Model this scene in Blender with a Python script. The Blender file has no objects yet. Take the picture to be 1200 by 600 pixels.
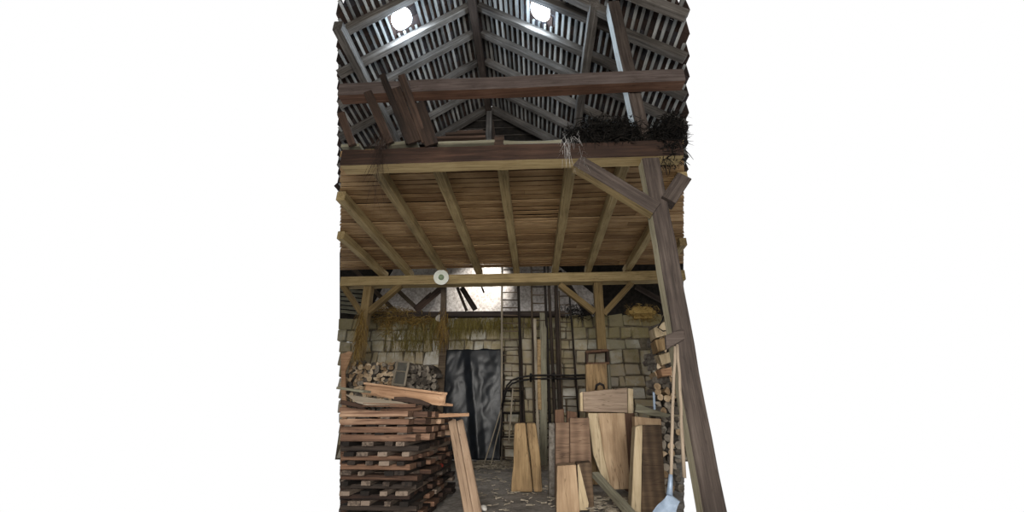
import bpy, bmesh, math, random
from mathutils import Vector, Matrix, noise
rnd = random.Random(7)
S = bpy.context.scene
COL = S.collection

# ------------------------------------------------------------------ camera model (survey of the photograph)
F = 467.0; TH = math.radians(22.1); AL = math.radians(3.18); EYE = 1.0
ca, sa, ct, st = math.cos(AL), math.sin(AL), math.cos(TH), math.sin(TH)
R_ = Vector((ca, sa, 0)); FW = Vector((-sa*ct, ca*ct, st)); UP = Vector((sa*st, -ca*st, ct))
def ray(px, py): return FW + R_*((px-600)/F) + UP*((300-py)/F)
def P(px, py, Y):
    d = ray(px, py); return Vector((0, 0, EYE)) + d*(Y/d.y)
def PZ(px, py, Z):
    d = ray(px, py); return Vector((0, 0, EYE)) + d*((Z-EYE)/d.z)
def proj(v):
    w = Vector(v) - Vector((0, 0, EYE)); z = w.dot(FW)
    return 600+F*w.dot(R_)/z, 300-F*w.dot(UP)/z
def XA(px, Y, Z):
    k = (px-600)/F
    return (k*(Y*ca*ct+(Z-EYE)*st) - Y*sa)/(ca+k*sa*ct)

cd = bpy.data.cameras.new('camera'); cam = bpy.data.objects.new('camera', cd); COL.objects.link(cam)
cd.sensor_width = 36; cd.lens = F*36/1200; cd.clip_start = 0.05
cam.location = (0, 0, EYE); cam.rotation_euler = (math.pi/2+TH, 0, AL)
S.camera = cam

# ------------------------------------------------------------------ materials
def newmat(name):
    m = bpy.data.materials.new(name); m.use_nodes = True
    nt = m.node_tree; b = nt.nodes['Principled BSDF']
    return m, nt, b
def lin(c):
    return tuple(((x/255)/12.92 if x/255 <= .04045 else ((x/255+.055)/1.055)**2.4) for x in c)
def ramp(nt, fac, stops):
    r = nt.nodes.new('ShaderNodeValToRGB')
    el = r.color_ramp.elements
    while len(el) < len(stops): el.new(.5)
    for e, (p, c) in zip(el, stops): e.position = p; e.color = (*lin(c), 1)
    nt.links.new(fac, r.inputs[0]); return r.outputs[0]
def mathn(nt, op, a, b):
    n = nt.nodes.new('ShaderNodeMath'); n.operation = op
    for i, x in enumerate((a, b)):
        if isinstance(x, (int, float)): n.inputs[i].default_value = x
        else: nt.links.new(x, n.inputs[i])
    return n.outputs[0]
def wood(name, dark, mid, light, axis=0, rough=.8, grain=14, var=.35, bump=.35, stain=None, island=False, rings=0, scale=1.0):
    """weathered wood; grain runs along local axis; brightness varies per object (or per board)"""
    m, nt, b = newmat(name)
    tc = nt.nodes.new('ShaderNodeTexCoord'); mp = nt.nodes.new('ShaderNodeMapping')
    oi = nt.nodes.new('ShaderNodeObjectInfo'); geo = nt.nodes.new('ShaderNodeNewGeometry')
    rv = geo.outputs['Random Per Island'] if island else oi.outputs['Random']
    nt.links.new(tc.outputs['Object'], mp.inputs[0])
    off = nt.nodes.new('ShaderNodeCombineXYZ')
    for i in range(3): nt.links.new(mathn(nt, 'MULTIPLY', rv, 37.0+i*11), off.inputs[i])
    nt.links.new(off.outputs[0], mp.inputs['Location'])
    sc = [grain*1.7*scale]*3; sc[axis] = 1.1*scale; mp.inputs['Scale'].default_value = sc
    n1 = nt.nodes.new('ShaderNodeTexNoise'); n1.inputs['Scale'].default_value = 1.4; n1.inputs['Detail'].default_value = 6; n1.inputs['Roughness'].default_value = .65
    nt.links.new(mp.outputs[0], n1.inputs['Vector'])
    n2 = nt.nodes.new('ShaderNodeTexNoise'); n2.inputs['Scale'].default_value = 2.2*scale; n2.inputs['Detail'].default_value = 4
    ad = nt.nodes.new('ShaderNodeVectorMath'); ad.operation = 'ADD'
    nt.links.new(tc.outputs['Object'], ad.inputs[0]); nt.links.new(off.outputs[0], ad.inputs[1])
    nt.links.new(ad.outputs[0], n2.inputs['Vector'])
    f = mathn(nt, 'ADD', mathn(nt, 'MULTIPLY', n1.outputs['Fac'], .65), mathn(nt, 'MULTIPLY', n2.outputs['Fac'], .35))
    f = mathn(nt, 'ADD', f, mathn(nt, 'MULTIPLY', mathn(nt, 'SUBTRACT', rv, .5), var*.55))
    if rings:
        w = nt.nodes.new('ShaderNodeTexWave'); w.wave_type = 'BANDS'; w.bands_direction = 'XYZ'[axis]; w.inputs['Scale'].default_value = rings
        w.inputs['Distortion'].default_value = 3.5; w.inputs['Detail'].default_value = 3; w.inputs['Detail Scale'].default_value = .9
        nt.links.new(ad.outputs[0], w.inputs['Vector'])
        f = mathn(nt, 'ADD', mathn(nt, 'MULTIPLY', f, .86), mathn(nt, 'MULTIPLY', w.outputs['Fac'], .12))
    c = ramp(nt, f, [(.3, dark), (.5, mid), (.7, light)])
    if stain:
        n3 = nt.nodes.new('ShaderNodeTexNoise'); n3.inputs['Scale'].default_value = 1.1; n3.inputs['Detail'].default_value = 5
        nt.links.new(ad.outputs[0], n3.inputs['Vector'])
        k = ramp(nt, n3.outputs['Fac'], [(.48, (0, 0, 0)), (.66, (255, 255, 255))])
        mx = nt.nodes.new('ShaderNodeMix'); mx.data_type = 'RGBA'
        nt.links.new(mathn(nt, 'MULTIPLY', k, .6), mx.inputs[0]); nt.links.new(c, mx.inputs[6]); mx.inputs[7].default_value = (*lin(stain), 1)
        c = mx.outputs[2]
    # drying cracks along the grain
    n4 = nt.nodes.new('ShaderNodeTexNoise'); n4.inputs['Scale'].default_value = .8; n4.inputs['Detail'].default_value = 3
    nt.links.new(mp.outputs[0], n4.inputs['Vector'])
    ck = ramp(nt, mathn(nt, 'ABSOLUTE', mathn(nt, 'SUBTRACT', n4.outputs['Fac'], .5), 0), [(.0, (196, 192, 188)), (.012, (255, 255, 255))])
    mc = nt.nodes.new('ShaderNodeMix'); mc.data_type = 'RGBA'; mc.blend_type = 'MULTIPLY'; mc.inputs[0].default_value = 1
    nt.links.new(c, mc.inputs[6]); nt.links.new(ck, mc.inputs[7]); c = mc.outputs[2]
    nt.links.new(c, b.inputs['Base Color']); b.inputs['Roughness'].default_value = rough
    b.inputs['Specular IOR Level'].default_value = .25
    bp = nt.nodes.new('ShaderNodeBump'); bp.inputs['Strength'].default_value = bump; bp.inputs['Distance'].default_value = .01
    nt.links.new(n1.outputs['Fac'], bp.inputs['Height']); nt.links.new(bp.outputs[0], b.inputs['Normal'])
    return m
def plain(name, c, rough=.7, metal=0, c2=None, scale=8, bump=.2, spec=.3):
    m, nt, b = newmat(name)
    tc = nt.nodes.new('ShaderNodeTexCoord'); n = nt.nodes.new('ShaderNodeTexNoise')
    n.inputs['Scale'].default_value = scale; n.inputs['Detail'].default_value = 6; n.inputs['Roughness'].default_value = .65
    nt.links.new(tc.outputs['Object'], n.inputs['Vector'])
    nt.links.new(ramp(nt, n.outputs['Fac'], [(.35, c), (.65, c2 or tuple(min(255, int(x*1.3)) for x in c))]), b.inputs['Base Color'])
    b.inputs['Roughness'].default_value = rough; b.inputs['Metallic'].default_value = metal; b.inputs['Specular IOR Level'].default_value = spec
    bp = nt.nodes.new('ShaderNodeBump'); bp.inputs['Strength'].default_value = bump; bp.inputs['Distance'].default_value = .01
    nt.links.new(n.outputs['Fac'], bp.inputs['Height']); nt.links.new(bp.outputs[0], b.inputs['Normal'])
    return m
def islandmat(name, cols, rough=.9, scale=6, bump=.6, noise_amt=.5, contrast=1):
    """colour varies per stone / tile / straw, with noise inside each"""
    m, nt, b = newmat(name)
    geo = nt.nodes.new('ShaderNodeNewGeometry'); tc = nt.nodes.new('ShaderNodeTexCoord')
    n = nt.nodes.new('ShaderNodeTexNoise'); n.inputs['Scale'].default_value = scale; n.inputs['Detail'].default_value = 7; n.inputs['Roughness'].default_value = .7
    nt.links.new(tc.outputs['Object'], n.inputs['Vector'])
    f = mathn(nt, 'ADD', mathn(nt, 'MULTIPLY', geo.outputs['Random Per Island'], 1-noise_amt), mathn(nt, 'MULTIPLY', n.outputs['Fac'], noise_amt))
    k = len(cols)
    nt.links.new(ramp(nt, f, [(.12+.76*i/(k-1), c) for i, c in enumerate(cols)]), b.inputs['Base Color'])
    b.inputs['Roughness'].default_value = rough; b.inputs['Specular IOR Level'].default_value = .2
    bp = nt.nodes.new('ShaderNodeBump'); bp.inputs['Strength'].default_value = bump; bp.inputs['Distance'].default_value = .03
    nt.links.new(n.outputs['Fac'], bp.inputs['Height']); nt.links.new(bp.outputs[0], b.inputs['Normal'])
    return m

M = {}
M['ceil'] = wood('ceiling_boards', (120, 93, 62), (154, 124, 87), (180, 150, 112), 0, island=True, var=.7, stain=(122, 92, 62), grain=9, scale=1.6)
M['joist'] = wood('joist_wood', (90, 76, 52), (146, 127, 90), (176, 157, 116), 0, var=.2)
M['tie'] = wood('dark_beam', (24, 17, 14), (48, 34, 27), (76, 55, 43), 0, var=.1, stain=(42, 32, 28))
M['collar'] = wood('collar_beam', (58, 49, 46), (88, 77, 73), (116, 105, 101), 0, var=.1)
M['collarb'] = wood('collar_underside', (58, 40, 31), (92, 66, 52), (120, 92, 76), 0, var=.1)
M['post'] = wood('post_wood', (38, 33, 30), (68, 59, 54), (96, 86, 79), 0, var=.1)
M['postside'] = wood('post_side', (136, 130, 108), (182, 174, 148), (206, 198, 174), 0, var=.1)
M['postlit'] = wood('post_lit_side', (150, 152, 150), (190, 194, 194), (216, 220, 222), 0, var=.1)  # light on the roof post's left face, painted into the wood colour
M['brace'] = wood('brace_wood', (74, 60, 42), (112, 94, 62), (142, 122, 86), 0, var=.2)
M['rafter'] = wood('rafter_wood', (54, 50, 47), (96, 91, 86), (138, 132, 126), 0, var=.25)
M['ridge'] = wood('ridge_wood', (34, 28, 26), (62, 52, 46), (92, 80, 72), 0)
M['lath'] = wood('lath_wood', (92, 92, 90), (150, 150, 147), (190, 190, 186), 1, island=True, var=.6)
M['tile'] = islandmat('tile_underside', [(32, 28, 28), (54, 47, 45), (76, 60, 53), (66, 66, 71), (96, 80, 70)], scale=9)
M['scrap'] = wood('scrap_board', (26, 20, 17), (50, 38, 31), (80, 62, 52), 0, var=.4)
M['greyboard'] = wood('grey_board', (70, 68, 58), (112, 108, 92), (146, 142, 124), 0, var=.3)
def add_moss(m, z0, z1, col, amt):
    nt = m.node_tree; b = nt.nodes['Principled BSDF']; src = b.inputs['Base Color'].links[0].from_socket
    tc = nt.nodes.new('ShaderNodeTexCoord'); sp = nt.nodes.new('ShaderNodeSeparateXYZ'); nt.links.new(tc.outputs['Object'], sp.inputs[0])
    mr = nt.nodes.new('ShaderNodeMapRange'); mr.inputs['From Min'].default_value = z0; mr.inputs['From Max'].default_value = z1; nt.links.new(sp.outputs['Z'], mr.inputs['Value'])
    n = nt.nodes.new('ShaderNodeTexNoise'); n.inputs['Scale'].default_value = .9; n.inputs['Detail'].default_value = 8; n.inputs['Roughness'].default_value = .7; nt.links.new(tc.outputs['Object'], n.inputs['Vector'])
    k = mathn(nt, 'ADD', mathn(nt, 'MULTIPLY', mr.outputs[0], .3), n.outputs['Fac'])
    f = ramp(nt, k, [(.5, (0, 0, 0)), (.72, (255, 255, 255))])
    mx = nt.nodes.new('ShaderNodeMix'); mx.data_type = 'RGBA'; nt.links.new(mathn(nt, 'MULTIPLY', f, amt), mx.inputs[0]); nt.links.new(src, mx.inputs[6]); mx.inputs[7].default_value = (*lin(col), 1)
    nt.links.new(mx.outputs[2], b.inputs['Base Color'])
M['stone'] = islandmat('sandstone', [(104, 100, 94), (160, 152, 138), (162, 148, 120), (186, 182, 172), (214, 210, 202)], scale=5, bump=1.0, noise_amt=.6)
add_moss(M['stone'], 2.2, 3.7, (104, 94, 54), .7)
M['mortar'] = plain('mortar', (66, 60, 50), .95, c2=(108, 98, 82))
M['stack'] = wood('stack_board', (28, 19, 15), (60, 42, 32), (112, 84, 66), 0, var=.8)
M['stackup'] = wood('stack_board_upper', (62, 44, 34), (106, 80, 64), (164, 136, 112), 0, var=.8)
M['stackend'] = wood('stack_end', (24, 19, 16), (52, 43, 37), (118, 104, 92), 0, var=1.0)
M['fresh'] = wood('fresh_plank', (134, 100, 76), (174, 138, 108), (202, 168, 138), 0, var=.3)
M['tan'] = wood('tan_plank', (118, 98, 80), (156, 132, 110), (184, 160, 138), 0, var=.2)
M['pale'] = wood('pale_plank', (150, 134, 116), (190, 174, 152), (216, 202, 184), 0, var=.2)
M['block_y'] = wood('yellow_block', (88, 70, 48), (138, 114, 82), (172, 148, 112), 2, var=.2, grain=9, bump=.7)
M['block_b'] = wood('brown_block', (74, 57, 46), (112, 90, 73), (138, 114, 94), 0, var=.25, grain=9, rings=2.2)
M['block_p'] = wood('pale_block', (112, 90, 68), (156, 131, 104), (192, 168, 138), 2, var=.25, grain=6)
M['block_d'] = wood('dark_block', (46, 36, 27), (74, 59, 45), (104, 85, 66), 0, var=.1, grain=9, rings=3.0)
M['block_g'] = wood('grey_block', (92, 78, 66), (132, 114, 98), (160, 142, 124), 0, var=.2, grain=10)
M['sap'] = wood('sapwood', (140, 122, 96), (180, 162, 132), (206, 190, 162), 2, var=.2, grain=6)
M['red'] = wood('reddish_block', (56, 40, 31), (92, 68, 53), (118, 92, 73), 2, var=.2)
M['bark'] = plain('bark', (70, 64, 58), .95, c2=(128, 122, 114), scale=14, bump=.8)
M['logend'] = wood('log_end', (120, 98, 74), (172, 148, 118), (212, 192, 164), 0, var=.7, grain=5)
M['logdark'] = wood('log_grey', (66, 60, 54), (112, 104, 94), (158, 148, 134), 0, var=.7, grain=5)
M['straw'] = islandmat('straw', [(70, 54, 28), (112, 88, 46), (140, 114, 62), (165, 140, 88)], scale=9, bump=.1, noise_amt=.3)
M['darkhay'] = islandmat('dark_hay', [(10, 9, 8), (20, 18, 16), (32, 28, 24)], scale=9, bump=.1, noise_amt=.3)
M['moss'] = islandmat('mossy_straw', [(78, 68, 34), (108, 96, 50), (132, 118, 70)], scale=7, bump=.1, noise_amt=.4)
M['tarp'] = plain('tarp_plastic', (16, 19, 23), .42, c2=(25, 30, 37), scale=3, bump=.25, spec=.4)
M['pole'] = wood('pole_wood', (44, 36, 30), (76, 64, 52), (108, 94, 78), 0, var=.4)
M['polelight'] = wood('light_pole', (100, 92, 80), (142, 132, 116), (172, 162, 146), 0, var=.3)
M['darkpole'] = wood('dark_pole', (22, 18, 15), (40, 33, 28), (62, 52, 44), 0, var=.3)
M['iron'] = plain('dark_iron', (18, 18, 19), .55, .6, c2=(40, 36, 34))
M['steel'] = plain('shovel_steel', (120, 136, 156), .5, .3, c2=(176, 192, 212), scale=5)
M['handle'] = wood('handle_wood', (98, 86, 74), (136, 122, 106), (164, 148, 130), 0, var=.3)
M['enamel'] = plain('white_enamel', (228, 230, 220), .35, c2=(238, 240, 232), spec=.5, bump=.05)
M['plaster'] = plain('whitewash', (158, 148, 142), .95, c2=(222, 216, 212), scale=14, bump=.4)
M['annex'] = plain('annex_dark', (30, 27, 25), .95, c2=(52, 47, 42))
M['rag'] = plain('white_rag', (190, 186, 178), .9, c2=(216, 212, 206))
M['web'] = plain('cobweb', (150, 148, 146), .9, c2=(190, 188, 186))
M['redthing'] = plain('red_paint', (120, 34, 22), .6, c2=(150, 44, 30))

def floor_mat():
    m, nt, b = newmat('earth_floor')
    tc = nt.nodes.new('ShaderNodeTexCoord')
    n = nt.nodes.new('ShaderNodeTexNoise'); n.inputs['Scale'].default_value = 3.2; n.inputs['Detail'].default_value = 9; n.inputs['Roughness'].default_value = .7
    nt.links.new(tc.outputs['Object'], n.inputs['Vector'])
    n2 = nt.nodes.new('ShaderNodeTexNoise'); n2.inputs['Scale'].default_value = 24; n2.inputs['Detail'].default_value = 5
    nt.links.new(tc.outputs['Object'], n2.inputs['Vector'])
    f = mathn(nt, 'ADD', mathn(nt, 'MULTIPLY', n.outputs['Fac'], .6), mathn(nt, 'MULTIPLY', n2.outputs['Fac'], .4))
    nt.links.new(ramp(nt, f, [(.32, (76, 71, 66)), (.5, (132, 126, 119)), (.68, (172, 166, 158))]), b.inputs['Base Color'])
    b.inputs['Roughness'].default_value = .95
    bp = nt.nodes.new('ShaderNodeBump'); bp.inputs['Strength'].default_value = .6; bp.inputs['Distance'].default_value = .03
    nt.links.new(f, bp.inputs['Height']); nt.links.new(bp.outputs[0], b.inputs['Normal'])
    return m
M['floor'] = floor_mat()
def glass_mat():
    m, nt, b = newmat('skylight_glass')
    b.inputs['Base Color'].default_value = (.8, .9, 1, 1); b.inputs['Roughness'].default_value = .4
    b.inputs['Emission Color'].default_value = (.78, .9, 1, 1); b.inputs['Emission Strength'].default_value = 9
    return m
M['glass'] = glass_mat()
def dusty_glass():
    m, nt, b = newmat('dusty_pane')
    b.inputs['Base Color'].default_value = (.5, .5, .46, 1); b.inputs['Roughness'].default_value = .3
    b.inputs['Transmission Weight'].default_value = .85; b.inputs['IOR'].default_value = 1.1
    return m
M['pane'] = dusty_glass()
def bulb_mat():
    m, nt, b = newmat('green_bulb')
    b.inputs['Base Color'].default_value = (.2, .27, .16, 1); b.inputs['Roughness'].default_value = .15
    return m
M['bulb'] = bulb_mat()

# ------------------------------------------------------------------ builders
def tag(o, label=None, cat=None, group=None, kind=None):
    if label: o['label'] = label
    if cat: o['category'] = cat
    if group: o['group'] = group
    if kind: o['kind'] = kind
    return o
def link(name, bm, mat, parent=None, matrix=None, smooth=False):
    me = bpy.data.meshes.new(name); bm.normal_update(); bm.to_mesh(me); bm.free()
    mats = mat if isinstance(mat, (list, tuple)) else [mat]
    for m in mats: me.materials.append(m)
    if smooth:
        for p in me.polygons: p.use_smooth = True
    o = bpy.data.objects.new(name, me); COL.objects.link(o)
    if matrix is not None: o.matrix_world = matrix
    if parent is not None:
        o.parent = parent; o.matrix_parent_inverse = parent.matrix_world.inverted()
    return o
def empty(name, loc, label, cat, group=None):
    o = bpy.data.objects.new(name, None); COL.objects.link(o); o.location = loc
    o.matrix_world = Matrix.Translation(loc)
    o.empty_display_size = .1
    return tag(o, label, cat, group, 'thing')
def add_box(bm, x0, x1, y0, y1, z0, z1, mi=0):
    vs = [bm.verts.new((x, y, z)) for z in (z0, z1) for x, y in ((x0, y0), (x1, y0), (x1, y1), (x0, y1))]
    fs = [(3, 2, 1, 0), (4, 5, 6, 7), (0, 1, 5, 4), (1, 2, 6, 5), (2, 3, 7, 6), (3, 0, 4, 7)]
    out = [bm.faces.new([vs[i] for i in f]) for f in fs]
    for f in out: f.material_index = mi
    return vs
def frame_axes(p0, p1, up=Vector((0, 0, 1)), roll=0):
    x = (p1-p0).normalized()
    if abs(x.dot(up)) > .98: up = Vector((0, 1, 0))
    y = up.cross(x).normalized(); z = x.cross(y).normalized()
    if roll:
        q = Matrix.Rotation(roll, 3, x); y = q @ y; z = q @ z
    m = Matrix((x, y, z)).transposed().to_4x4(); m.translation = p0
    return m
def timber_bm(L, w, h, seg=8, jit=.006, bev=.01, taper=1.0, bow=0.0, seed=0, faces=()):
    """hewn timber along +X: lofted bevelled section, slightly wavy"""
    bm = bmesh.new(); b = min(bev, w*.3, h*.3); rings = []
    sec = [(-w/2+b, -h/2), (w/2-b, -h/2), (w/2, -h/2+b), (w/2, h/2-b), (w/2-b, h/2), (-w/2+b, h/2), (-w/2, h/2-b), (-w/2, -h/2+b)]
    for i in range(seg+1):
        t = i/seg; s = 1+(taper-1)*t; ring = []
        oy = noise.noise(Vector((t*L*.7, seed*3.1, 1)))*jit*1.5; oz = noise.noise(Vector((t*L*.7, seed*3.1, 9)))*jit*1.5+bow*math.sin(t*math.pi)
        for k, (y, z) in enumerate(sec):
            j = noise.noise(Vector((t*L*2.2, seed*5.7+k//2*7.3, 3)))*jit
            ring.append(bm.verts.new((t*L, y*s+oy+j*(1 if y > 0 else -1), z*s+oz+j*(1 if z > 0 else -1))))
        rings.append(ring)
    for a, c in zip(rings, rings[1:]):
        for k in range(8):
            f = bm.faces.new((a[k], a[(k+1) % 8], c[(k+1) % 8], c[k]))
            if k in faces: f.material_index = 1
    bm.faces.new(rings[0][::-1]); bm.faces.new(rings[-1])
    return bm
_seed = [0]
def timber(name, p0, p1, w, h, mat, label=None, cat=None, group=None, up=Vector((0, 0, 1)), roll=0, seg=8, jit=.006, bev=.01, parent=None, kind='thing', taper=1.0, bow=0.0, faces=()):
    p0, p1 = Vector(p0), Vector(p1); _seed[0] += 1
    bm = timber_bm((p1-p0).length, w, h, seg, jit, bev, taper, bow, _seed[0], faces)
    o = link(name, bm, mat, parent, frame_axes(p0, p1, up, roll))
    if parent is None: tag(o, label, cat, group, kind)
    return o
def round_pole_bm(pts, radii, n=8):
    bm = bmesh.new(); rings = []
    for i, p in enumerate(pts):
        a = pts[max(0, i-1)]; c = pts[min(len(pts)-1, i+1)]; d = (c-a).normalized()
        u = Vector((0, 0, 1)) if abs(d.z) < .9 else Vector((0, 1, 0))
        y = u.cross(d).normalized(); z = d.cross(y)
        rings.append([bm.verts.new(p+(y*math.cos(2*math.pi*k/n)+z*math.sin(2*math.pi*k/n))*radii[i]) for k in range(n)])
    for a, c in zip(rings, rings[1:]):
        for k in range(n): bm.faces.new((a[k], a[(k+1) % n], c[(k+1) % n], c[k]))
    bm.faces.new(rings[0][::-1]); bm.faces.new(rings[-1])
    return bm
def pole(name, p0, p1, r, mat, label=None, cat=None, group=None, parent=None, taper=.85, wob=.01, seg=8, n=8):
    p0, p1 = Vector(p0), Vector(p1); m = frame_axes(p0, p1); L = (p1-p0).length; _seed[0] += 1
    pts = [Vector((L*i/seg, noise.noise(Vector((i*.6, _seed[0], 0)))*wob, noise.noise(Vector((i*.6, _seed[0], 5)))*wob)) for i in range(seg+1)]
    bm = round_pole_bm(pts, [r*(1+(taper-1)*i/seg) for i in range(seg+1)], n)
    o = link(name, bm, mat, parent, m, smooth=True)
    if parent is None: tag(o, label, cat, group, 'thing')
    return o
def rough(bm, amt, freq=3.0, seed=0.0):
    for v in bm.verts:
        q = v.co*freq+Vector((seed, seed*1.7, seed*.3)); v.co += noise.noise_vector(q)*amt
def slab(name, poly, thick, mat, label=None, cat=None, group=None, parent=None, tilt=0.0, bev=.012, amt=.006, sub=2, yaw=0.0, side=None, base=None, kind='thing'):
    """board or block whose front outline is POLY (world points, one per corner), THICK deep; tilt leans the back away"""
    base = base or Vector((sum(p.x for p in poly)/len(poly), min(p.y for p in poly), min(p.z for p in poly)))
    d = Vector((math.sin(yaw), math.cos(yaw), tilt)).normalized()*thick
    bm = bmesh.new()
    a = [bm.verts.new(p-base) for p in poly]; c = [bm.verts.new(p-base+d) for p in poly]
    n = len(poly)
    bm.faces.new(a); bm.faces.new(c[::-1])
    sd = []
    for i in range(n):
        f = bm.faces.new((a[(i+1) % n], a[i], c[i], c[(i+1) % n])); sd.append(f)
    bmesh.ops.recalc_face_normals(bm, faces=bm.faces)
    if side is not None:
        for i in side: sd[i].material_index = 1
    if bev: bmesh.ops.bevel(bm, geom=list(bm.edges), offset=bev, segments=2, affect='EDGES', profile=.6)
    if sub:
        bmesh.ops.triangulate(bm, faces=[f for f in bm.faces if len(f.verts) > 4])
        for _ in range(sub):
            ed = [e for e in bm.edges if e.calc_length() > .12]
            if ed: bmesh.ops.subdivide_edges(bm, edges=ed, cuts=1, use_grid_fill=True)
    _seed[0] += 1
    if amt: rough(bm, amt, 3.5, _seed[0]*1.37)
    o = link(name, bm, mat, parent, Matrix.Translation(base))
    if parent is None: tag(o, label, cat, group, kind)
    return o
def floorY(py): return PZ(600, py, 0).y
def block(name, tl, tr, blx, brx, Y, thick, mat, label, group=None, yaw=0.0, lean=0.0, **k):
    """sawn block standing on the floor: top corners in the photograph, bottom at z=0"""
    p = [P(*tl, Y+lean), P(*tr, Y+lean), Vector((XA(brx, Y, 0), Y, 0)), Vector((XA(blx, Y, 0), Y, 0))]
    return slab(name, p, thick, mat, label, 'wood block', group, yaw=yaw, **k)

# ------------------------------------------------------------------ the setting: floor, walls, loft ceiling, roof
bm = bmesh.new()
NY, NX = 48, 24; g = []
for j in range(NY+1):
    Y = 3.6+(11.6-3.6)*j/NY; row = []
    for i in range(NX+1):
        e0 = -.02*rnd.random() if i == 0 else 0; e1 = .02*rnd.random() if i == NX else 0
        px = 399+402*i/NX; x = XA(px, Y, 0)+e0+e1
        z = noise.noise(Vector((x*1.5, Y*1.5, 0)))*.012+noise.noise(Vector((x*6, Y*6, 3)))*.006
        row.append(bm.verts.new((x, Y, z-.012)))
    g.append(row)
for j in range(NY):
    for i in range(NX): bm.faces.new((g[j][i], g[j][i+1], g[j+1][i+1], g[j+1][i]))
tag(link('floor', bm, M['floor']), 'bare earth barn floor strewn with dust', kind='structure')

# stone wall with door opening; each stone sits proud of the mortar
WY = 11.2
def wall_top(px): return 369+(px-400)/400*5
def stone_wall():
    bm = bmesh.new(); bmb = bmesh.new()
    z = 0.0
    D0, D1, DZ = P(522, 540, WY).x, P(590, 540, WY).x, 2.72
    r = random.Random(3); row = 0
    while z < 3.74:
        x = XA(397, WY, z+.15)-r.random()*.03; xe = XA(803, WY, z+.15)
        h = r.uniform(.26, .36)
        if z+h > 3.6: h = 3.75-z
        while x < xe:
            px = proj((x, WY, z+.1))[0]
            w = r.uniform(.24, .5) if px < 600 else r.uniform(.28, .62)
            x1 = x+w*(1 if r.random() < .8 else .6)
            if x1 > xe-.12: x1 = xe+r.random()*.04
            segs = [(x, x1)]
            if z < DZ-.1:
                if D0 < x < D1 and x1 < D1: segs = []
                elif x < D0 < x1: segs = [(x, D0)]
                elif x < D1 < x1: segs = [(D1, x1)]
            for a, b in segs:
                if b-a < .08: continue
                zt = min(z+h, 3.72-.02*abs(math.sin(a*3)))
                n0 = len(bm.verts)
                vs = add_box(bm, a+.014, b-.014, WY+r.uniform(-.045, .02), WY+.3, z+.014, zt-.014)
                for v in vs: v.co += Vector((r.uniform(-.03, .03), r.uniform(-.025, .025), r.uniform(-.028, .028)))
            x = x1
        z += h
    bmesh.ops.bevel(bm, geom=list(bm.edges), offset=.028, segments=2, affect='EDGES', profile=.5, clamp_overlap=True)
    for v in bm.verts: v.co += noise.noise_vector(v.co*5)*.022+noise.noise_vector(v.co*1.3)*.03
    return bm, (D0, D1, DZ)
sbm, (D0, D1, DZ) = stone_wall()
wall = tag(link('wall_back', sbm, M['stone']), 'back wall of pale squared sandstone blocks', kind='structure')
bm = bmesh.new()
xl, xr = XA(399, WY, 1), XA(801, WY, 1)
for a, b, z0, z1 in ((xl, D0, 0, 3.66), (D1, xr, 0, 3.66), (D0, D1, DZ, 3.66)): add_box(bm, a, b, WY+.04, WY+.34, z0, z1)
mo = link('mortar', bm, M['mortar'], wall); mo['kind'] = 'structure'
# door opening: jambs, boarded door behind the sheet
bm = bmesh.new()
add_box(bm, D0, D1, WY+.2, WY+.26, 0, DZ)
tag(link('door_1', bm, M['annex']), 'dark doorway in the stone wall behind the plastic sheet', kind='structure')
bm = bmesh.new(); add_box(bm, P(512, 450, WY-.12).x, P(522.5, 450, WY-.12).x, WY-.12, WY-.05, 0, 3.3)
tag(link('trim_1', bm, M['pole']), 'brown upright jamb board beside the covered doorway', kind='structure')

# wall behind the opening (annex gable), and the dark roofs of the annex
AY = 13.6
def flat(name, pts, mat, label, thick=.1, sub=0):
    bm = bmesh.new(); a = [bm.verts.new(p) for p in pts]; c = [bm.verts.new(p+Vector((0, thick, 0))) for p in pts]; n = len(pts)
    bm.faces.new(a); bm.faces.new(c[::-1])
    for i in range(n): bm.faces.new((a[(i+1) % n], a[i], c[i], c[(i+1) % n]))
    bmesh.ops.recalc_face_normals(bm, faces=bm.faces)
    return tag(link(name, bm, mat), label, kind='structure')
flat('wall_annex', [P(x, y, AY) for x, y in ((440, 385), (440, 352), (470, 300), (640, 300), (705, 352), (705, 385))], M['plaster'], 'whitewashed gable wall seen above the stone wall')
flat('wall_annex_rear', [P(x, y, AY+.5) for x, y in ((398, 390), (398, 296), (801, 296), (801, 390))], M['annex'], 'dark rear of the annex above the stone wall')
bm = bmesh.new()
for i in range(7):
    y = 338+i*5; a, b = P(399, y-2, 12.9), P(432-i, y+1, 12.9)
    vs = add_box(bm, a.x, b.x, 12.9, 12.95, 0, .09)
    for v, zz in zip(vs, (a.z, b.z, b.z, a.z)*2): v.co.z += zz
tag(link('trim_2', bm, M['greyboard']), 'horizontal grey slats in the gap left of the post', kind='structure')
for s, pts in enumerate((((405, 306), (470, 372)), ((430, 306), (500, 372)))):
    timber('trim_%d' % (3+s), P(*pts[0], 13.3), P(*pts[1], 13.3), .12, .14, M['pole'], None, None, kind='structure')
timber('trim_5', P(655, 318, 13.3), P(700, 385, 13.3), .13, .16, M['ridge'], kind='structure')
timber('trim_6', P(745, 336, 13.3), P(801, 366, 13.3), .13, .16, M['ridge'], kind='structure')

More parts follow.
